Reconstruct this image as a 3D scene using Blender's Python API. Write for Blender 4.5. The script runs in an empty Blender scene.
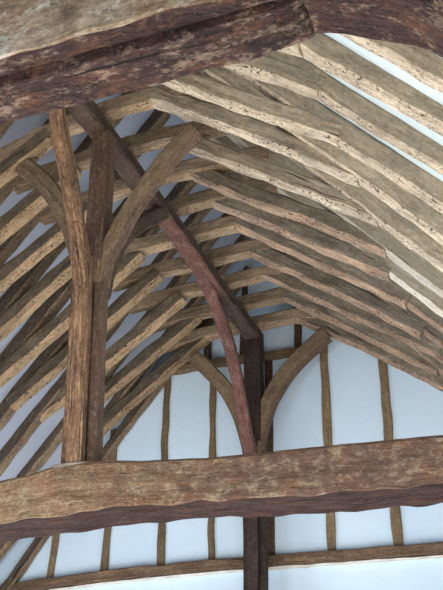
import bpy, bmesh, math, random
from mathutils import Vector, Matrix, noise

ZO = 3.7                      # the tie-beam top stands 3.7 m above the hall floor
V = Vector
scene = bpy.context.scene
COL = scene.collection
D = 0.4138                    # spacing of the rafter frames
ALL = []

# ------------------------------------------------------------------ materials
def newmat(name):
    m = bpy.data.materials.new(name); m.use_nodes = True
    nt = m.node_tree; nt.nodes.clear()
    return m, nt

def node(nt, typ, **kw):
    n = nt.nodes.new(typ)
    for k, v in kw.items(): setattr(n, k, v)
    return n

def ramp(nt, fac, stops, interp='LINEAR'):
    r = node(nt, 'ShaderNodeValToRGB'); r.color_ramp.interpolation = interp
    e = r.color_ramp.elements
    while len(e) < len(stops): e.new(0.5)
    for i, (p, c) in enumerate(stops):
        e[i].position = p
        e[i].color = (c, c, c, 1) if isinstance(c, (int, float)) else (*c, 1)
    nt.links.new(fac, r.inputs[0]); return r.outputs[0]

def mix(nt, a, b, fac, mode='MIX'):
    m = node(nt, 'ShaderNodeMix', data_type='RGBA', blend_type=mode)
    for s, v in ((m.inputs[6], a), (m.inputs[7], b)):
        if isinstance(v, tuple): s.default_value = (*v, 1)
        else: nt.links.new(v, s)
    if isinstance(fac, (int, float)): m.inputs[0].default_value = fac
    else: nt.links.new(fac, m.inputs[0])
    return m.outputs[2]

def math_(nt, op, a, b=None):
    m = node(nt, 'ShaderNodeMath', operation=op)
    for s, v in ((m.inputs[0], a), (m.inputs[1], b)):
        if v is None: continue
        if isinstance(v, (int, float)): s.default_value = v
        else: nt.links.new(v, s)
    return m.outputs[0]

def sepx(nt, at):
    sx = node(nt, 'ShaderNodeSeparateXYZ'); nt.links.new(at.outputs['Vector'], sx.inputs[0]); return sx.outputs[0]

def srgb(r, g, b):
    def f(c):
        c /= 255.0
        return c / 12.92 if c <= 0.04045 else ((c + 0.055) / 1.055) ** 2.4
    return (f(r), f(g), f(b))

def wood(name, side, under, dark, worm=0.6, pale=None, pale_amt=0.0, patch=None, patch_amt=0.5, bump=0.5, vary=0.25, rough=0.85, sharp=False, streak=0.28, mott=0.5, tint=None, iso=False, hi=0.16):
    """old oak: 'side' on the flanks, 'under' on the bleached underside, 'dark' in cracks, worm holes and grain"""
    m, nt = newmat(name); L = nt.links
    at = node(nt, 'ShaderNodeAttribute', attribute_name='gr')
    fc = node(nt, 'ShaderNodeAttribute', attribute_name='fc')
    oi = node(nt, 'ShaderNodeObjectInfo')
    off = node(nt, 'ShaderNodeVectorMath', operation='SCALE'); off.inputs[0].default_value = (37, 61, 53)
    L.new(oi.outputs['Random'], off.inputs['Scale'])
    add = node(nt, 'ShaderNodeVectorMath', operation='ADD')
    L.new(at.outputs['Vector'], add.inputs[0]); L.new(off.outputs[0], add.inputs[1])
    P = add.outputs[0]
    def nz(scale, detail=4, rough_=0.6, dist=0.0):
        mp = node(nt, 'ShaderNodeMapping'); mp.inputs['Scale'].default_value = scale
        L.new(P, mp.inputs['Vector'])
        n = node(nt, 'ShaderNodeTexNoise'); n.inputs['Scale'].default_value = 1.0
        n.inputs['Detail'].default_value = detail; n.inputs['Roughness'].default_value = rough_; n.inputs['Distortion'].default_value = dist
        L.new(mp.outputs[0], n.inputs['Vector']); return n.outputs[0]
    grain = nz((4, 60, 60)); blotch = nz((9, 11, 11) if iso else (3.0, 7, 7), detail=6 if iso else 4, rough_=0.75); blotch2 = nz((7, 13, 13), detail=6, rough_=0.72)
    fine = nz((30, 60, 60), detail=6, rough_=0.8)
    crack = nz((1.3, 30, 30), detail=3); wormn = nz((48, 95, 95), detail=2); wormm = nz((4, 11, 11), detail=3)
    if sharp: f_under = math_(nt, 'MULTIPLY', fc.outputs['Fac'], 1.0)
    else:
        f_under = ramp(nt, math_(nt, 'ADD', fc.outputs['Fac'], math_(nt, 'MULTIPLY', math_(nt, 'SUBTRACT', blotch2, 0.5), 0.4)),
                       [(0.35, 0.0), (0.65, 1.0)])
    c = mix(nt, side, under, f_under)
    if tint: c = mix(nt, c, tint, math_(nt, 'MULTIPLY', ramp(nt, math_(nt, 'ADD', math_(nt, 'MULTIPLY', sepx(nt, at), 0.1), math_(nt, 'MULTIPLY', blotch2, 0.3)), [(0.40, 0.0), (0.53, 1.0)]), 0.9))
    c = mix(nt, c, dark, math_(nt, 'MULTIPLY', ramp(nt, blotch, [(0.32, 1.0), (0.6, 0.0)]), mott))
    if patch: c = mix(nt, c, patch, math_(nt, 'MULTIPLY', ramp(nt, blotch2, [(0.5, 0.0), (0.62, 1.0)]), patch_amt))
    c = mix(nt, c, dark, math_(nt, 'MULTIPLY', ramp(nt, grain, [(0.40, 1.0), (0.56, 0.0)]), streak))
    if pale: c = mix(nt, c, pale, math_(nt, 'MULTIPLY', ramp(nt, nz((11, 17, 17) if iso else (3.5, 34, 34), detail=7, rough_=0.8), [(0.52, 0.0), (0.60, 1.0)]), pale_amt))
    # fine hewn speckle, lighter and darker
    c = mix(nt, c, dark, math_(nt, 'MULTIPLY', ramp(nt, fine, [(0.36, 1.0), (0.5, 0.0)]), 0.45))
    c = mix(nt, c, (1.0, 0.96, 0.9), math_(nt, 'MULTIPLY', ramp(nt, fine, [(0.54, 0.0), (0.7, 1.0)]), hi))
    black = tuple(x * 0.22 for x in dark)
    cr = ramp(nt, crack, [(0.30, 1.0), (0.345, 0.0)])
    c = mix(nt, c, black, math_(nt, 'MULTIPLY', cr, 0.8))
    wm = math_(nt, 'MULTIPLY', ramp(nt, wormn, [(0.38, 1.0), (0.44, 0.0)]), ramp(nt, wormm, [(0.44, 0.0), (0.54, 1.0)]))
    wm = math_(nt, 'MULTIPLY', wm, math_(nt, 'ADD', math_(nt, 'MULTIPLY', f_under, 0.8), 0.2))
    c = mix(nt, c, black, math_(nt, 'MULTIPLY', wm, worm))
    v = math_(nt, 'ADD', math_(nt, 'MULTIPLY', oi.outputs['Random'], vary), 1.0 - vary / 2)
    hs = node(nt, 'ShaderNodeHueSaturation'); L.new(c, hs.inputs['Color']); L.new(v, hs.inputs['Value'])
    b = node(nt, 'ShaderNodeBsdfPrincipled'); L.new(hs.outputs[0], b.inputs['Base Color'])
    b.inputs['Roughness'].default_value = rough; b.inputs['Specular IOR Level'].default_value = 0.25
    h = math_(nt, 'SUBTRACT', math_(nt, 'ADD', math_(nt, 'ADD', grain, fine), blotch2), math_(nt, 'ADD', math_(nt, 'MULTIPLY', wm, 1.2), cr))
    bp = node(nt, 'ShaderNodeBump'); bp.inputs['Strength'].default_value = bump; bp.inputs['Distance'].default_value = 0.012
    L.new(h, bp.inputs['Height']); L.new(bp.outputs[0], b.inputs['Normal'])
    o = node(nt, 'ShaderNodeOutputMaterial'); L.new(b.outputs[0], o.inputs[0]); return m

def plaster(name, c1, c2, sc=1.6, bump=0.15):
    m, nt = newmat(name); L = nt.links
    g = node(nt, 'ShaderNodeNewGeometry')
    n = node(nt, 'ShaderNodeTexNoise'); n.inputs['Scale'].default_value = sc; n.inputs['Detail'].default_value = 5
    L.new(g.outputs['Position'], n.inputs['Vector'])
    n2 = node(nt, 'ShaderNodeTexNoise'); n2.inputs['Scale'].default_value = 18; n2.inputs['Detail'].default_value = 4
    L.new(g.outputs['Position'], n2.inputs['Vector'])
    c = mix(nt, c1, c2, ramp(nt, n.outputs[0], [(0.4, 0.0), (0.7, 1.0)]))
    c = mix(nt, c, tuple(x * 0.72 for x in c2), math_(nt, 'MULTIPLY', ramp(nt, n2.outputs[0], [(0.62, 0.0), (0.75, 1.0)]), 0.25))
    b = node(nt, 'ShaderNodeBsdfPrincipled'); L.new(c, b.inputs['Base Color']); b.inputs['Roughness'].default_value = 0.95
    bp = node(nt, 'ShaderNodeBump'); bp.inputs['Strength'].default_value = bump; bp.inputs['Distance'].default_value = 0.02
    L.new(n2.outputs[0], bp.inputs['Height']); L.new(bp.outputs[0], b.inputs['Normal'])
    o = node(nt, 'ShaderNodeOutputMaterial'); L.new(b.outputs[0], o.inputs[0]); return m

M = {}
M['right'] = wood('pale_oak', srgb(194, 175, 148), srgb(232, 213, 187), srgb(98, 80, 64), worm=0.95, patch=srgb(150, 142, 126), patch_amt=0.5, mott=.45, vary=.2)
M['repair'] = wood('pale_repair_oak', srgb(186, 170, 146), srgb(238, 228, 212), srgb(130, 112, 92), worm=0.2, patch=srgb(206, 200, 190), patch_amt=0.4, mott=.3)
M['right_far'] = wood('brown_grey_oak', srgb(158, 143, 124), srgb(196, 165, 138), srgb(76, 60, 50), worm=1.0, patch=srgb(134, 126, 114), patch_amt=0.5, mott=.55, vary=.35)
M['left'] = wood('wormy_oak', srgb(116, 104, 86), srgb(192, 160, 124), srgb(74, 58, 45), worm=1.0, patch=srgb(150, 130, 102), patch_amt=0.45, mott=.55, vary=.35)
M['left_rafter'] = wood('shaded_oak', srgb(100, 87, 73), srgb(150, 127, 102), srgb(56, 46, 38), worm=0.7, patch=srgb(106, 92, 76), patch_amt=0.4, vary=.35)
M['collar'] = wood('collar_oak', srgb(172, 148, 120), srgb(176, 148, 118), srgb(80, 64, 51), worm=0.8, patch=srgb(140, 124, 106), patch_amt=0.45, mott=.55)
M['post'] = wood('post_oak', srgb(142, 108, 80), srgb(142, 108, 80), srgb(58, 43, 36), worm=0.5, pale=srgb(206, 166, 126), pale_amt=0.5, patch=srgb(98, 76, 64), patch_amt=0.5, mott=.5, streak=.6)
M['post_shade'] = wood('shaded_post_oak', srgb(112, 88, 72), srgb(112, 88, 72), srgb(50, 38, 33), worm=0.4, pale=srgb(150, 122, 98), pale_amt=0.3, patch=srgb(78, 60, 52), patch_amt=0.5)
M['post_dark'] = wood('dark_post_oak', srgb(72, 58, 51), srgb(70, 56, 50), srgb(28, 21, 19), worm=0.4, patch=srgb(52, 40, 37), patch_amt=0.5, hi=.06)
M['brace'] = wood('brace_oak', srgb(142, 122, 96), srgb(112, 90, 72), srgb(66, 53, 44), worm=0.8, patch=srgb(152, 118, 84), patch_amt=0.35)
M['brace_grey'] = wood('grey_brace_oak', srgb(124, 112, 94), srgb(100, 84, 70), srgb(62, 52, 46), worm=0.6, patch=srgb(140, 122, 98), patch_amt=0.35)
M['purlin'] = wood('purlin_oak', srgb(88, 70, 60), srgb(98, 77, 66), srgb(46, 36, 32), worm=0.4, patch=srgb(118, 97, 84), patch_amt=0.45, hi=.08)
M['red'] = wood('reddish_oak', srgb(108, 78, 70), srgb(118, 82, 73), srgb(62, 40, 36), worm=0.4, patch=srgb(156, 122, 110), patch_amt=0.45, hi=.08)
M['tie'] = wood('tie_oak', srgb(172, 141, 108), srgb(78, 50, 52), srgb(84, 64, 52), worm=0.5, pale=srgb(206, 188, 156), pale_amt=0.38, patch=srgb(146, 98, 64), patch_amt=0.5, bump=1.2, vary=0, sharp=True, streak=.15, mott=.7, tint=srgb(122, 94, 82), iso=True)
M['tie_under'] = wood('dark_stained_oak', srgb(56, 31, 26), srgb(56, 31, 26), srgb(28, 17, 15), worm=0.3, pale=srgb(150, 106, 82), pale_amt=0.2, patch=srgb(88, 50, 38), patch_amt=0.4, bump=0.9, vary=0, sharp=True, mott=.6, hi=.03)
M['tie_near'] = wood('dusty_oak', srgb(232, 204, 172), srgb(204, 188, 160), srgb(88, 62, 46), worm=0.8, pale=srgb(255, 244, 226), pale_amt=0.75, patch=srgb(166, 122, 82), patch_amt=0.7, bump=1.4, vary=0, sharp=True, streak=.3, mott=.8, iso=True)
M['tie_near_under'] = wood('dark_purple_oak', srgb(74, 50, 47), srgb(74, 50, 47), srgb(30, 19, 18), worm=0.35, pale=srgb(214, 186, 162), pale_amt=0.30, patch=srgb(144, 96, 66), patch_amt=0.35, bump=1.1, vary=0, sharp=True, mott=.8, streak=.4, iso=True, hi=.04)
M['stud'] = wood('stud_oak', srgb(136, 114, 86), srgb(120, 100, 76), srgb(80, 64, 48), worm=0.4, patch=srgb(112, 94, 76), patch_amt=0.4, vary=0.4)
M['stud_dark'] = wood('dark_stud_oak', srgb(98, 74, 60), srgb(90, 68, 54), srgb(54, 40, 34), worm=0.3, vary=0.3)
M['rail'] = wood('rail_oak', srgb(120, 96, 76), srgb(112, 92, 76), srgb(68, 52, 42), worm=0.4, pale=srgb(176, 146, 112), pale_amt=0.4)
M['gable'] = plaster('limewash_gable', srgb(214, 233, 249), srgb(206, 227, 246), bump=.06)
M['slope'] = plaster('limewash_slope', srgb(208, 222, 226), srgb(198, 214, 220))
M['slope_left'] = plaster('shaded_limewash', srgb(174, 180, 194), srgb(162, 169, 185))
M['wall'] = plaster('limewash_wall', srgb(226, 228, 230), srgb(214, 216, 222))
M['floor'] = plaster('pale_floorboards', srgb(186, 160, 128), srgb(170, 142, 110))
M['mortar'] = plaster('dusty_mortar', srgb(158, 146, 132), srgb(122, 108, 94), sc=14)
M['lime'] = plaster('limewash_line', srgb(226, 220, 212), srgb(190, 178, 166), sc=9)

# ------------------------------------------------------------------ geometry
def smooth_path(pts, step=0.05):
    pts = [V(p) for p in pts]
    if len(pts) == 2: fine = pts
    else:
        fine = []
        for i in range(len(pts) - 1):
            p0 = pts[i - 1] if i else pts[0] * 2 - pts[1]
            p1, p2 = pts[i], pts[i + 1]
            p3 = pts[i + 2] if i + 2 < len(pts) else p2 * 2 - p1
            for k in range(12):
                t = k / 12
                fine.append(0.5 * ((2 * p1) + (p2 - p0) * t + (2 * p0 - 5 * p1 + 4 * p2 - p3) * t * t + (3 * p1 - p0 - 3 * p2 + p3) * t ** 3))
        fine.append(pts[-1])
    out = [fine[0]]; acc = 0
    tot = sum((b - a).length for a, b in zip(fine, fine[1:])); n = max(2, int(tot / step)); ds = tot / n
    want = ds
    for a, b in zip(fine, fine[1:]):
        l = (b - a).length
        while want <= acc + l + 1e-9 and len(out) < n:
            out.append(a.lerp(b, (want - acc) / max(l, 1e-9))); want += ds
        acc += l
    out.append(fine[-1]); return out

SEED = [0]
def timber(path, w, d, lat, ch=0.014, rough=0.007, wob=0.012, step=0.05, prof=None, sub=3, wscale=None):
    """a hewn timber: 'path' is the centre line of its underside, w its width along lat, d its depth upward.
    returns mesh data (verts, faces, gr, fc)"""
    SEED[0] += 1; sd = SEED[0] * 17.3
    P = smooth_path(path, step); lat = V(lat).normalized()
    if prof is None:
        h = w / 2
        cor = [(-h + ch, 0), (h - ch, 0), (h, ch), (h, d - ch), (h - ch, d), (-h + ch, d), (-h, d - ch), (-h, ch)]
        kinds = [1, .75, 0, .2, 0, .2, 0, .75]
        loop = []; fk = []
        for i in range(8):
            a, b = cor[i], cor[(i + 1) % 8]; m = sub if i % 2 == 0 else 1
            for k in range(m):
                t = k / m; loop.append((a[0] + (b[0] - a[0]) * t, a[1] + (b[1] - a[1]) * t)); fk.append(kinds[i])
    else:
        loop, fk = prof
    n = len(loop); vs, fs, gr, fc = [], [], [], []; s = 0
    for i, p in enumerate(P):
        a = P[max(i - 1, 0)]; b = P[min(i + 1, len(P) - 1)]
        t = (b - a).normalized(); N = lat.cross(t).normalized()
        if N.z < 0 or (abs(N.z) < 1e-4 and (N.x + N.y) < 0): N = -N
        L = t.cross(N).normalized()
        if L.dot(lat) < 0: L = -L
        if i: s += (p - P[i - 1]).length
        k = 1 + 0.05 * noise.noise(V((s * 2.2 + sd, 3.1, 0)))
        if wscale: k *= wscale(i / (len(P) - 1))
        o1 = wob * noise.noise(V((s * 1.1 + sd, 9.7, 0))); o2 = wob * 0.6 * noise.noise(V((s * 1.3 + sd, 21.7, 0)))
        for (u, v) in loop:
            q = V((s * 7 + sd, u * 16, v * 16))
            du = rough * noise.noise(q); dv = rough * noise.noise(q + V((50, 3, 8)))
            vs.append(p + L * (u * k + o1 + du) + N * (v + o2 + dv)); gr.append((s, u + w, v + d))
    for i in range(len(P) - 1):
        for j in range(n):
            j2 = (j + 1) % n
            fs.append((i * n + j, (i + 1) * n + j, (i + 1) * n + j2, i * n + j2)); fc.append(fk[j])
    fs.append(tuple(range(n))); fc.append(0.0)
    fs.append(tuple((len(P) - 1) * n + j for j in reversed(range(n)))); fc.append(0.0)
    return vs, fs, gr, fc

def merge(*gs):
    vs, fs, gr, fc = [], [], [], []
    for a, b, c, e in gs:
        o = len(vs); vs += a; gr += c; fc += e; fs += [tuple(i + o for i in f) for f in b]
    return vs, fs, gr, fc

def build(name, geo, mat, parent=None, origin=None, mat2=None, pick=None):
    vs, fs, gr, fc = geo
    if origin is None:
        lo = min(vs, key=lambda v: v.z); origin = V(lo)
    po = V(parent.location) if parent else V((0, 0, 0))
    me = bpy.data.meshes.new(name)
    me.from_pydata([tuple(v - origin) for v in vs], [], fs)
    a = me.attributes.new('gr', 'FLOAT_VECTOR', 'POINT'); a.data.foreach_set('vector', [x for g in gr for x in g])
    a = me.attributes.new('fc', 'FLOAT', 'FACE'); a.data.foreach_set('value', fc)
    bm = bmesh.new(); bm.from_mesh(me); bmesh.ops.recalc_face_normals(bm, faces=bm.faces); bm.to_mesh(me); bm.free()
    me.materials.append(mat)
    if mat2:
        me.materials.append(mat2)
        for i, f in enumerate(fs):
            cen = sum((vs[j] for j in f), V((0, 0, 0))) / len(f)
            if pick(fc[i], cen): me.polygons[i].material_index = 1
    me.update()
    o = bpy.data.objects.new(name, me); COL.objects.link(o)
    o.location = origin - po
    if parent: o.parent = parent
    else: ALL.append(o)
    return o

def tag(o, label, cat, group=None):
    o['label'] = label; o['category'] = cat
    if group: o['group'] = group
    return o

def empty(name, loc):
    o = bpy.data.objects.new(name, None); COL.objects.link(o); o.location = loc; o.empty_display_size = 0.1
    ALL.append(o); return o

def struct(name, vs, fs, mat):
    me = bpy.data.meshes.new(name); me.from_pydata(vs, [], fs)
    bm = bmesh.new(); bm.from_mesh(me); bmesh.ops.recalc_face_normals(bm, faces=bm.faces); bm.to_mesh(me); bm.free()
    me.materials.append(mat)
    o = bpy.data.objects.new(name, me); COL.objects.link(o); o['kind'] = 'structure'; ALL.append(o); return o

def boxes(bl):
    vs, fs = [], []
    for (x0, x1, y0, y1, z0, z1) in bl:
        o = len(vs)
        vs += [(x, y, z) for x in (x0, x1) for y in (y0, y1) for z in (z0, z1)]
        fs += [tuple(o + i for i in f) for f in ((0, 1, 3, 2), (4, 6, 7, 5), (0, 4, 5, 1), (2, 3, 7, 6), (0, 2, 6, 4), (1, 5, 7, 3))]
    return vs, fs

# ------------------------------------------------------------------ roof lines (underside of the rafters)
RX, RS = 1.635, 1.08          # right slope: knee of strut and rafter, and fall
RZ = 1.607
LX, LZ, LS = -1.59, 1.44, 1.22
APEX = 3.375
def rr(x): return RZ - (x - RX) * RS
def lr(x): return LZ + (x - LX) * LS
YW = 3.51                     # face of the far gable
YB = -7.6
XR, XL = 3.15, -2.95
PT = 0.115                    # plaster lies this far behind the underside of the rafters

# ------------------------------------------------------------------ setting
def zr_p(x): return rr(x) + (PT - .054) / math.cos(math.atan(RS))
def zl_p(x): return lr(x) + PT / math.cos(math.atan(LS))
zR, zL = zr_p(XR + .12) + .135, zl_p(XL - .12)
xap = 0.0; zap = (zr_p(0) + zl_p(0)) / 2
def slope(name, x0, z0, x1, z1, mat='slope'):
    n = V((-(z1 - z0), 0, (x1 - x0))).normalized()
    if n.z < 0: n = -n
    t = 0.05; vs = []
    for y in (YB - .1, YW + .2):
        vs += [(x0, y, z0), (x1, y, z1), (x1 + n.x * t, y, z1 + n.z * t), (x0 + n.x * t, y, z0 + n.z * t)]
    return struct(name, vs, [(0, 1, 2, 3), (4, 5, 6, 7), (0, 1, 5, 4), (1, 2, 6, 5), (2, 3, 7, 6), (3, 0, 4, 7)], M[mat])
slope('ceiling_right', XR + .12, zR, xap, zap)
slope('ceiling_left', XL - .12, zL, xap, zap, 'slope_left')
def gable(name, y0, y1, mat):
    pr = [(XL - .1, -ZO), (XR + .1, -ZO), (XR + .1, zR + .05), (0, zap + .04), (XL - .1, zL + .05)]
    vs = [(x, y0, z) for x, z in pr] + [(x, y1, z) for x, z in pr]
    fs = [(0, 1, 2, 3, 4), (5, 6, 7, 8, 9)] + [(i, (i + 1) % 5, 5 + (i + 1) % 5, 5 + i) for i in range(5)]
    return struct(name, vs, fs, mat)
gable('wall_far', YW, YW + .15, M['gable'])
gable('wall_back', YB - .15, YB, M['wall'])
def sidewall(name, x0, x1, ztop, wins):
    bl = []; y = YB; z0, z1 = -2.75, -1.0
    for (a, b) in wins:
        bl.append((x0, x1, y, a, -ZO, ztop)); bl.append((x0, x1, a, b, -ZO, z0)); bl.append((x0, x1, a, b, z1, ztop)); y = b
    bl.append((x0, x1, y, YW, -ZO, ztop))
    struct(name, *boxes(bl), M['wall'])
WL = [(-6.2, -4.8), (-2.6, -1.2), (0.6, 2.0)]; WR = [(-3.0, -1.6), (0.4, 1.8)]
sidewall('wall_left', XL - .12, XL, zL, WL)
sidewall('wall_right', XR, XR + .12, zR, WR)
struct('floor', *boxes([(XL - .12, XR + .12, YB - .1, YW + .1, -ZO - .1, -ZO)]), M['floor'])
wn = 0
for x0, x1, wins in ((XL - .10, XL - .05, WL), (XR + .05, XR + .10, WR)):
    for (a, b) in wins:
        wn += 1; t = .05
        bl = [(x0, x1, a, a + t, -2.75, -1), (x0, x1, b - t, b, -2.75, -1), (x0, x1, a, b, -2.75, -2.7), (x0, x1, a, b, -1.05, -1),
              (x0, x1, (a + b) / 2 - .03, (a + b) / 2 + .03, -2.7, -1.05)]
        struct('window_%d' % wn, *boxes(bl), M['wall'])

# wall plates at the eaves (out of the frame, they carry the rafters and ties)
tag(build('wall_plate', timber([(XR - .1, YB, -.1), (XR - .1, YW, -.1)], .2, .2, (1, 0, 0), step=.3), M['post_dark']),
    'long oak plate along the top of the right wall, under the rafter feet', 'beam', 'wall plates')
tag(build('wall_plate', timber([(XL + .1, YB, -.1), (XL + .1, YW, -.1)], .2, .2, (1, 0, 0), step=.3), M['post_dark']),
    'long oak plate along the top of the left wall, under the rafter feet', 'beam', 'wall plates')

# ------------------------------------------------------------------ tie beams
def tie_prof(w, d, groove=None):
    h = w / 2; ch = .02; cb = .006
    und = [(-h + cb, 0)]
    kinds = []
    if groove is not None:
        und += [(groove - .02, 0.004), (groove, .016), (groove + .012, -.006)]
    und.append((h - cb, 0))
    pts = und + [(h, cb), (h, d - ch), (h - ch, d), (-h + ch, d), (-h, d - ch), (-h, cb)]
    kk = [1.0] * (len(und) - 1) + [1, 0, 0, 0, 0, 0, 0]
    loop, fk = [], []
    for i in range(len(pts)):
        a, b = pts[i], pts[(i + 1) % len(pts)]
        l = math.hypot(a[0] - b[0], a[1] - b[1]); m = max(1, int(l / .035))
        for k in range(m):
            t = k / m; loop.append((a[0] + (b[0] - a[0]) * t, a[1] + (b[1] - a[1]) * t)); fk.append(kk[i])
    return loop, fk

# middle tie beam, its uneven top and bottom edges
tg = timber([(-2.9, .03, -.45), (-1.6, .03, -.345), (-.9, .03, -.285), (-.42, .03, -.248), (-.05, .03, -.228), (.36, .03, -.219), (.75, .03, -.230), (1.25, .03, -.254), (1.64, .03, -.262), (2.0, .03, -.268), (2.6, .03, -.27), (3.1, .03, -.29)],
            .325, .25, (0, 1, 0), ch=.02, rough=.016, wob=.006, step=.04, prof=tie_prof(.325, .25))
# upper edge: raise or lower to the hewn line
def top_line(x):
    T = [(-3, -.16), (-1.2, -.08), (-.42, .002), (-.2, .03), (-.06, .066), (.06, .066), (.35, .036), (.75, .006), (1.3, .0), (1.66, -.006), (2.02, -.012), (3.2, -.03)]
    for (a, za), (b, zb) in zip(T, T[1:]):
        if a <= x <= b: return za + (zb - za) * (x - a) / (b - a)
    return 0
nv = []
for v, g in zip(tg[0], tg[2]):
    vv = g[2] - .25
    if vv > .03:
        f = (vv - .03) / .22
        base = v.z - vv
        v = V((v.x, v.y, v.z + f * (top_line(v.x) - (base + .25)) * 1.0))
    nv.append(v)
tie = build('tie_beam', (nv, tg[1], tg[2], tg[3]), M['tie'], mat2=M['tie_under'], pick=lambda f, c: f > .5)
tag(tie, 'massive brown hewn tie beam across the middle, carrying the tall crown post', 'beam', 'tie beams')

ng = timber([(-2.9, -3.31, -.14), (-1.5, -3.31, -.10), (0, -3.31, -.085), (1.2, -3.31, -.046), (1.7, -3.31, -.020), (2.15, -3.31, .014), (2.22, -3.31, .06), (2.6, -3.31, .06), (3.1, -3.31, .05)],
            .27, .33, (0, 1, 0), rough=.012, wob=.004, step=.05, prof=tie_prof(.27, .33, groove=-.05))
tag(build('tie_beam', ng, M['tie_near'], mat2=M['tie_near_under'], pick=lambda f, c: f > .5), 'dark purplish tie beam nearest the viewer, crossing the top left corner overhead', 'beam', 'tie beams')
ag = timber([(2.185, -3.31, .018), (2.28, -3.31, -.008), (2.40, -3.31, -.070), (2.51, -3.31, -.145), (2.68, -3.31, -.32), (2.84, -3.31, -.62), (2.93, -3.31, -1.1)],
            .245, .24, (0, 1, 0), rough=.010, wob=.004, step=.04, ch=.012)
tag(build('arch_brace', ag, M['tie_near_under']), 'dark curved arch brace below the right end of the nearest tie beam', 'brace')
wp = timber([(3.03, -3.31, -ZO), (3.03, -3.31, -.05)], .22, .2, (0, 1, 0), step=.3)
wp = ([v + V((-.1, 0, 0)) for v in wp[0]], wp[1], wp[2], wp[3])
tag(build('wall_post', wp, M['post_dark']), 'dark upright post against the right wall under the arch brace', 'post')

# ------------------------------------------------------------------ collar purlin
pg = timber([(0, -3.6, 2.27), (0, -1.5, 2.272), (0, -.4, 2.277), (0, 1.0, 2.297), (0, 2.1, 2.283), (0, 2.8, 2.29), (0, 3.40, 2.315)], .135, .105, (1, 0, 0), rough=.007, wob=.012)
tag(build('collar_purlin', pg, M['purlin'], mat2=M['red'], pick=lambda f, c: f > .6 and 1.0 < c.y < 2.35), 'long dark purlin running lengthwise from tall crown post to gable post, beneath the collars', 'beam')

# ------------------------------------------------------------------ crown posts
def plus_prof(a, r, ch=.006):
    """cruciform section: arm width a, reach r, with deep re-entrant grooves"""
    h = a / 2; g = h * .30
    q = [(h, -r), (h, -h), (g, -g)]
    pts = [(-h, -r), (h, -r), (h, -h - .008), (g, -g), (h + .008, -h), (r, -h), (r, h), (h + .008, h), (g, g), (h, h + .008), (h, r), (-h, r), (-h, h + .008), (-g, g), (-h - .008, h), (-r, h), (-r, -h), (-h - .008, -h), (-g, -g), (-h, -h - .008)]
    return pts, [0.0] * len(pts)

def upright(x, y, z0, z1, prof, dx=0.0, dy=0.0, taper=None, rough=.005, step=.05):
    SEED[0] += 1; sd = SEED[0] * 11.7
    loop, fk = prof; n = len(loop); N = max(2, int((z1 - z0) / step)); vs, fs, gr, fc = [], [], [], []
    for i in range(N + 1):
        t = i / N; z = z0 + (z1 - z0) * t; k = taper(t) if taper else 1
        for (u, v) in loop:
            q = V((z * 5 + sd, u * 14, v * 14))
            vs.append(V((x + dx * t + u * k + rough * noise.noise(q), y + dy * t + v * k + rough * noise.noise(q + V((9, 9, 9))), z)))
            gr.append((z, u + .3, v + .3))
    for i in range(N):
        for j in range(n):
            j2 = (j + 1) % n
            fs.append((i * n + j, i * n + j2, (i + 1) * n + j2, (i + 1) * n + j)); fc.append(fk[j])
    fs.append(tuple(reversed(range(n)))); fs.append(tuple(N * n + j for j in range(n))); fc += [0, 0]
    return vs, fs, gr, fc

def sq(w, d):
    a, b, c = w / 2, d / 2, .008
    p = [(-a + c, -b), (a - c, -b), (a, -b + c), (a, b - c), (a - c, b), (-a + c, b), (-a, b - c), (-a, -b + c)]
    return p, [0.0] * 8

cp = empty('crown_post', (0, 0, .05))
tag(cp, 'tall brown crown post standing on the middle tie beam, with four upswept braces', 'post', 'crown posts')
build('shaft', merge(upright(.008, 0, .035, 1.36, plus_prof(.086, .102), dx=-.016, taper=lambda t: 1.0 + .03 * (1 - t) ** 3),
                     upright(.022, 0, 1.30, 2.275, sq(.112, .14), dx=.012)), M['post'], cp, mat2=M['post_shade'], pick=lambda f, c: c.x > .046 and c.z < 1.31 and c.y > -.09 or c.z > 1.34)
build('brace', timber([(-.10, 0, 1.20), (-.135, 0, 1.40), (-.215, 0, 1.63), (-.33, 0, 1.85), (-.46, 0, 2.02), (-.575, 0, 2.13)], .10, .12, (0, 1, 0), rough=.007), M['brace'], cp)
build('brace', timber([(.105, 0, 1.20), (.135, 0, 1.36), (.25, 0, 1.60), (.41, 0, 1.84), (.575, 0, 2.04), (.69, 0, 2.14)], .10, .105, (0, 1, 0), rough=.006), M['brace'], cp)
build('brace', timber([(-.014, -.118, 1.14), (-.022, -.175, 1.36), (-.024, -.32, 1.67), (-.034, -.49, 1.98), (-.042, -.62, 2.22), (-.044, -.68, 2.275)], .095, .085, (1, 0, 0), rough=.006), M['post'], cp)
build('brace', timber([(.03, .118, 1.16), (.03, .17, 1.34), (.03, .36, 1.66), (.03, .63, 1.93), (.02, .98, 2.2), (.015, 1.06, 2.27)], .10, .11, (1, 0, 0), rough=.006), M['purlin'], cp)

fb = build('mortar_bed', upright(.0, -.005, .02, .062, sq(.205, .235), rough=.022, step=.008), M['mortar'], cp)
fb['label'] = 'pale mortar around the post foot'

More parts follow.
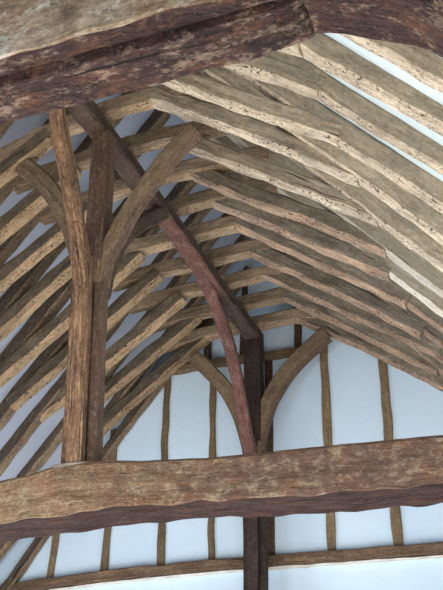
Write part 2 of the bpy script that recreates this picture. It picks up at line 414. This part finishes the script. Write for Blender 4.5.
YG = 8 * D
gp = empty('crown_post', (0, YG, -.2))
tag(gp, 'dark crown post standing against the far white gable, with curved braces', 'post', 'crown posts')
build('shaft', merge(upright(-.010, YG, -.2, 1.42, plus_prof(.088, .090), taper=lambda t: 1.0), upright(-.008, YG, 1.36, 2.32, sq(.15, .13))), M['post_dark'], gp)
build('brace', timber([(.075, YG, 1.22), (.105, YG, 1.42), (.21, YG, 1.72), (.40, YG, 1.985), (.64, YG, 2.19), (.69, YG, 2.225)], .10, .14, (0, 1, 0), rough=.005), M['brace'], gp)
build('brace', timber([(-.085, YG, 1.18), (-.115, YG, 1.34), (-.18, YG, 1.58), (-.30, YG, 1.83), (-.45, YG, 2.02), (-.60, YG, 2.18)], .095, .13, (0, 1, 0), rough=.005), M['brace'], gp)
b = build('brace', timber([(.0, YG - .11, 1.02), (-.01, YG - .17, 1.26), (-.03, YG - .29, 1.558), (-.03, YG - .55, 1.90), (-.03, YG - .92, 2.16), (-.03, YG - 1.14, 2.255), (-.02, YG - 1.45, 2.30)], .098, .07, (1, 0, 0), rough=.006), M['red'], gp)
b['label'] = 'reddish brace'

# ------------------------------------------------------------------ rafter frames
rnd = random.Random(5)
KR = {-2: (1.631, 1.627), -1: (1.629, 1.612), 0: (1.646, 1.63), 1: (1.659, 1.58), 2: (1.628, 1.585), 3: (1.565, 1.63), 4: (1.606, 1.626), 5: (1.639, 1.58), 6: (1.678, 1.583), 7: (1.62, 1.63), 8: (1.602, 1.66)}
CR = {-2: (.45, 2.36), -1: (.44, 2.385), 0: (.408, 2.42), 1: (.42, 2.375), 2: (.375, 2.39), 3: (.388, 2.41), 4: (.414, 2.43), 5: (.412, 2.415), 6: (.411, 2.415), 7: (.463, 2.395), 8: (.402, 2.43)}
CL = {0: (-.33, 2.33), 4: (-.389, 2.352), 5: (-.385, 2.359), 6: (-.351, 2.355), 7: (-.368, 2.385), 8: (-.431, 2.40)}
KL = {0: (-1.59, 1.43), 3: (-1.60, 1.40), 4: (-1.60, 1.37), 5: (-1.585, 1.42), 6: (-1.592, 1.455), 7: (-1.62, 1.46), 8: (-1.62, 1.47)}
ORD = ['', 'second', 'third', 'fourth', 'fifth', 'sixth', 'seventh', 'eighth', 'ninth', 'tenth', 'eleventh', 'twelfth', 'thirteenth', 'fourteenth', 'fifteenth', 'sixteenth', 'seventeenth']
def which(k, what='gable'):
    n = 8 - k
    return 'nearest the far gable' if n == 0 else '%s in from the far gable' % ORD[n]
def seg(a, b, e0, e1):
    a, b = V(a), V(b); t = (b - a).normalized(); return [a - t * e0, a.lerp(b, .33), a.lerp(b, .66), b + t * e1]

for k in range(-7, 9):
    y = k * D + rnd.uniform(-.012, .012)
    kr = KR.get(k, (RX + rnd.uniform(-.02, .02), RZ + rnd.uniform(-.02, .02)))
    cr = CR.get(k, (.41 + rnd.uniform(-.02, .02), 2.40 + rnd.uniform(-.02, .02)))
    kl = KL.get(k, (LX + rnd.uniform(-.02, .02), 1.43 + rnd.uniform(-.02, .02)))
    cl = CL.get(k, (-.38 + rnd.uniform(-.03, .03), 2.35 + rnd.uniform(-.015, .015)))
    far = k >= 2
    jr = .5 * (kr[1] - rr(kr[0])); jl = .5 * (kl[1] - lr(kl[0]))
    # rafters: foot on the plate, head at the ridge
    rx = lambda x: rr(x) + jr
    lx = lambda x: lr(x) + jl
    bow = rnd.uniform(-.015, .015); lift = min(.066, max(.0, .018 - .022 * k))
    g = timber([(3.02, y, rx(3.02) + lift * 1.25), (2.3, y, rx(2.3) + lift), (1.63, y, rx(1.63)), (.8, y, rx(.8)), (.03, y, rx(.03))], .105 + rnd.uniform(-.008, .01), .125, (0, 1, 0), rough=.009, wob=.02, ch=.016)
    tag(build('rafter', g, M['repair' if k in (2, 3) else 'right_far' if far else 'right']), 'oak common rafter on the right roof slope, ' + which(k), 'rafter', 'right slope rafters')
    if k >= -5:
        g = timber([(-2.82, y, lx(-2.82)), (-2.2, y, lx(-2.2) - bow), (-1.59, y, lx(-1.59)), (-.8, y, lx(-.8)), (-.03, y, lx(-.03))], .105 + rnd.uniform(-.008, .01), .125, (0, 1, 0), rough=.009, wob=.02, ch=.016)
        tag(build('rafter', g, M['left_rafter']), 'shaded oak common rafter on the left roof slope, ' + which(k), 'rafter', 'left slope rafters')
    if k < -4: continue
    # collar
    zc = 2.43
    xr = RX + (RZ + jr - zc) / RS; xl = LX + (zc - LZ - jl) / LS
    c0 = .006 * noise.noise(V((k * 3.3, 0, 0)))
    g = timber([(xl - .05, y + .005, zc - (.24 if k == 0 else .15 if k < 4 else .10)), (-.4, y, zc - (.11 if k == 0 else .075 if k < 4 else .045)), (0, y, zc - .02 + c0), (.4, y, zc + .012), (xr + .03, y - .005, zc)], .095 + rnd.uniform(-.006, .01), .12, (0, 1, 0), rough=.010, wob=.022, ch=.016)
    tag(build('collar_beam', g, M['collar']), 'short oak collar laid over the purlin, linking both slopes, ' + which(k), 'collar', 'collars over the purlin')
    # slanting struts from collar to rafter
    a, b_ = V((cr[0], y, cr[1])), V((kr[0], y, kr[1] - .022))
    t = (b_ - a).normalized(); bw = rnd.uniform(-.008, .014)
    p = [a - t * .07, a.lerp(b_, .33) + V((0, 0, bw)), a.lerp(b_, .66) + V((0, 0, bw)), b_ + t * .005]
    g = timber(p, .106 + rnd.uniform(-.014, .014), .115, (0, 1, 0), rough=.013, wob=.034, ch=.018)
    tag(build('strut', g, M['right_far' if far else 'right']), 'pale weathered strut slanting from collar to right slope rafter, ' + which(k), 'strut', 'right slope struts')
    a, b_ = V((cl[0], y, cl[1] - .012)), V((kl[0], y, kl[1] - .008))
    t = (b_ - a).normalized(); bw = rnd.uniform(-.012, .012)
    p = [a - t * .02, a.lerp(b_, .33) + V((0, 0, bw)), a.lerp(b_, .66) + V((0, 0, bw)), b_ + t * .03]
    g = timber(p, .108 + rnd.uniform(-.008, .01), .115, (0, 1, 0), rough=.010, wob=.022, ch=.016)
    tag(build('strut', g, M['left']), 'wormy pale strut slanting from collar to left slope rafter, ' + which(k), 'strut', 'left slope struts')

# ------------------------------------------------------------------ gable wall framing
def stud(x0, z0, x1, z1, w, mat, label):
    mid = (x0 + x1) / 2 + rnd.uniform(-.015, .015)
    SEED[0] += 1; sd = SEED[0] * 3.3
    loop, fk = sq(w, .07); n = 8; N = max(3, int((z1 - z0) / .06)); vs, fs, gr, fc = [], [], [], []
    for i in range(N + 1):
        t = i / N; z = z0 + (z1 - z0) * t; x = (1 - t) ** 2 * x0 + 2 * t * (1 - t) * mid + t * t * x1
        kx = 1 + .22 * noise.noise(V((z * 2.3 + sd, 0, 0)))
        for (u, v) in loop:
            vs.append(V((x + u * kx + .012 * noise.noise(V((z * 4 + sd, u * 9, 3))), YW - .022 + v * .9 + .03, z))); gr.append((z, u + .3, v + .3))
    for i in range(N):
        for j in range(n):
            j2 = (j + 1) % n; fs.append((i * n + j, i * n + j2, (i + 1) * n + j2, (i + 1) * n + j)); fc.append(0)
    fs.append(tuple(reversed(range(n)))); fs.append(tuple(N * n + j for j in range(n))); fc += [0, 0]
    tag(build('stud', (vs, fs, gr, fc), M[mat]), label, 'stud', 'studs in the gable wall')
ZRL = .43
stud(-1.93, .40, -1.88, 1.02, .062, 'stud', 'leftmost short stud in the white gable, seen only below the middle tie beam')
stud(-1.425, ZRL, -1.39, 1.72, .066, 'stud', 'stud in the white gable just right of the tall crown post foot')
stud(-.905, ZRL, -.885, 2.30, .062, 'stud', 'slightly wavy stud in the gable, midway between the two crown posts')
stud(-.458, ZRL, -.452, 2.18, .058, 'stud', 'thin stud in the gable, next left of the dark gable post')
stud(.062, ZRL, .068, 2.20, .066, 'stud_dark', 'stud half hidden immediately right of the dark gable post')
stud(.575, ZRL, .577, 2.72, .070, 'stud', 'stud in the gable under the right curved brace tip')
stud(1.115, ZRL, 1.085, 2.2, .078, 'stud', 'rightmost stud in the white gable')
stud(-.505, 2.25, -.515, 2.68, .066, 'stud_dark', 'short dark upper stud above the gable collar, left of the gable post')
stud(-.165, 2.25, -.14, 3.14, .060, 'stud_dark', 'short dark upper stud above the gable collar, directly behind the purlin end')
stud(.345, 2.25, .352, 2.92, .070, 'stud_dark', 'short dark upper stud above the gable collar, right of the gable post')
stud(.745, 2.37, .745, 2.50, .062, 'stud_dark', 'short upper stud glimpsed between the right slope struts')
g = timber([(-2.85, YW - .045, -.35), (-2.24, YW - .045, .40), (-1.95, YW - .045, .80), (-1.38, YW - .045, 1.50), (-.7, YW - .045, 2.34), (-.05, YW - .045, 3.10)], .08, .085, (0, 1, 0), rough=.008, wob=.01)
tag(build('gable_rafter', g, M['left_rafter']), 'dark brown end rafter lying flat against the white gable, left side', 'rafter')
def hbeam(name, pts, w, d, mat, label, cat):
    g = timber(pts, w, d, (0, 1, 0), rough=.010, wob=.006, ch=.01, step=.06)
    return tag(build(name, g, M[mat]), label, cat)
rl = hbeam('rail', [(-2.75, YW - .02, .22), (-2.2, YW - .02, .30), (-1.7, YW - .02, .325), (-1.16, YW - .02, .345), (-.15, YW - .02, .35), (.57, YW - .02, .345), (1.47, YW - .02, .335), (3.1, YW - .02, .32)], .10, .095, 'rail',
           'long horizontal oak rail across the gable, below the middle tie beam', 'rail')
lg = timber([(-1.9, YW - .022, .30), (-1.1, YW - .022, .332), (0, YW - .022, .335), (1.5, YW - .022, .320), (3.1, YW - .022, .30)], .085, .010, (0, 1, 0), rough=.006, wob=.004, ch=.003)
lo = build('limewash_edge', lg, M['lime'], rl)
lo['label'] = 'pale limewashed lower edge'
hbeam('tie_beam', [(-2.9, YW - .12, -.45), (0, YW - .12, -.44), (3.1, YW - .12, -.45)], .24, .235, 'post_dark', 'lowest tie beam at the foot of the gable post, against the far gable', 'beam')['group'] = 'tie beams'
hbeam('gable_collar', [(-.95, YW - .02, 2.175), (-.4, YW - .02, 2.195), (.2, YW - .02, 2.195), (.60, YW - .02, 2.20)], .075, .075, 'stud',
      'thin horizontal timber across the upper gable, behind the gable post', 'beam')

# ------------------------------------------------------------------ light
def area(name, loc, tgt, sx, sy, power, col):
    l = bpy.data.lights.new(name, 'AREA'); l.shape = 'RECTANGLE'; l.size = sx; l.size_y = sy; l.energy = power; l.color = col
    o = bpy.data.objects.new(name, l); COL.objects.link(o); o.location = loc
    o.rotation_euler = (V(tgt) - V(loc)).to_track_quat('-Z', 'Y').to_euler(); ALL.append(o); return o
sky = (.86, .94, 1.0)
for (a, b) in WL: area('window_light', (XL + .02, (a + b) / 2, -1.87), (XR, (a + b) / 2, -1.2), 1.3, 1.6, 165 if a < -6 else 105, sky)
for (a, b) in WR: area('window_light', (XR - .02, (a + b) / 2, -1.87), (XL, (a + b) / 2, -1.2), 1.3, 1.6, 40, sky)
area('fill_light', (.6, -2.2, -3.2), (.9, -1.2, 2), 2.4, 4.5, 165, (1, .96, .91))  # unseen fill added near the floor to brighten the roof from below
area('fill_light', (.6, 1.8, -3.3), (.4, 3.4, 1.2), 3.0, 1.6, 42, (.9, .96, 1.0))  # second added fill, no real lamp here, aimed up at the far gable
w = bpy.data.worlds.new('World'); scene.world = w; w.use_nodes = True
bg = w.node_tree.nodes['Background']; bg.inputs[0].default_value = (.8, .9, 1, 1); bg.inputs[1].default_value = 1.0

# ------------------------------------------------------------------ camera
R = V((0.94678194, 0.32186575, 0.00253047)); U = V((0.1453884, -0.43465374, 0.88878475)); F = V((-0.28716925, 0.84111745, 0.45831785))
cd = bpy.data.cameras.new('camera'); co = bpy.data.objects.new('camera', cd); COL.objects.link(co)
mw = Matrix((R, U, -F)).transposed().to_4x4(); mw.translation = V((2.7530551, -5.6466441, -2.0627531))
co.matrix_world = mw; ALL.append(co)
cd.sensor_fit = 'VERTICAL'; cd.sensor_height = 36; cd.lens = 1176.0 / 590 * 36; cd.clip_start = .05
scene.camera = co
for o in ALL: o.location.z += ZO
scene.view_settings.view_transform = 'Standard'; scene.view_settings.look = 'None'
scene.view_settings.exposure = 0.0
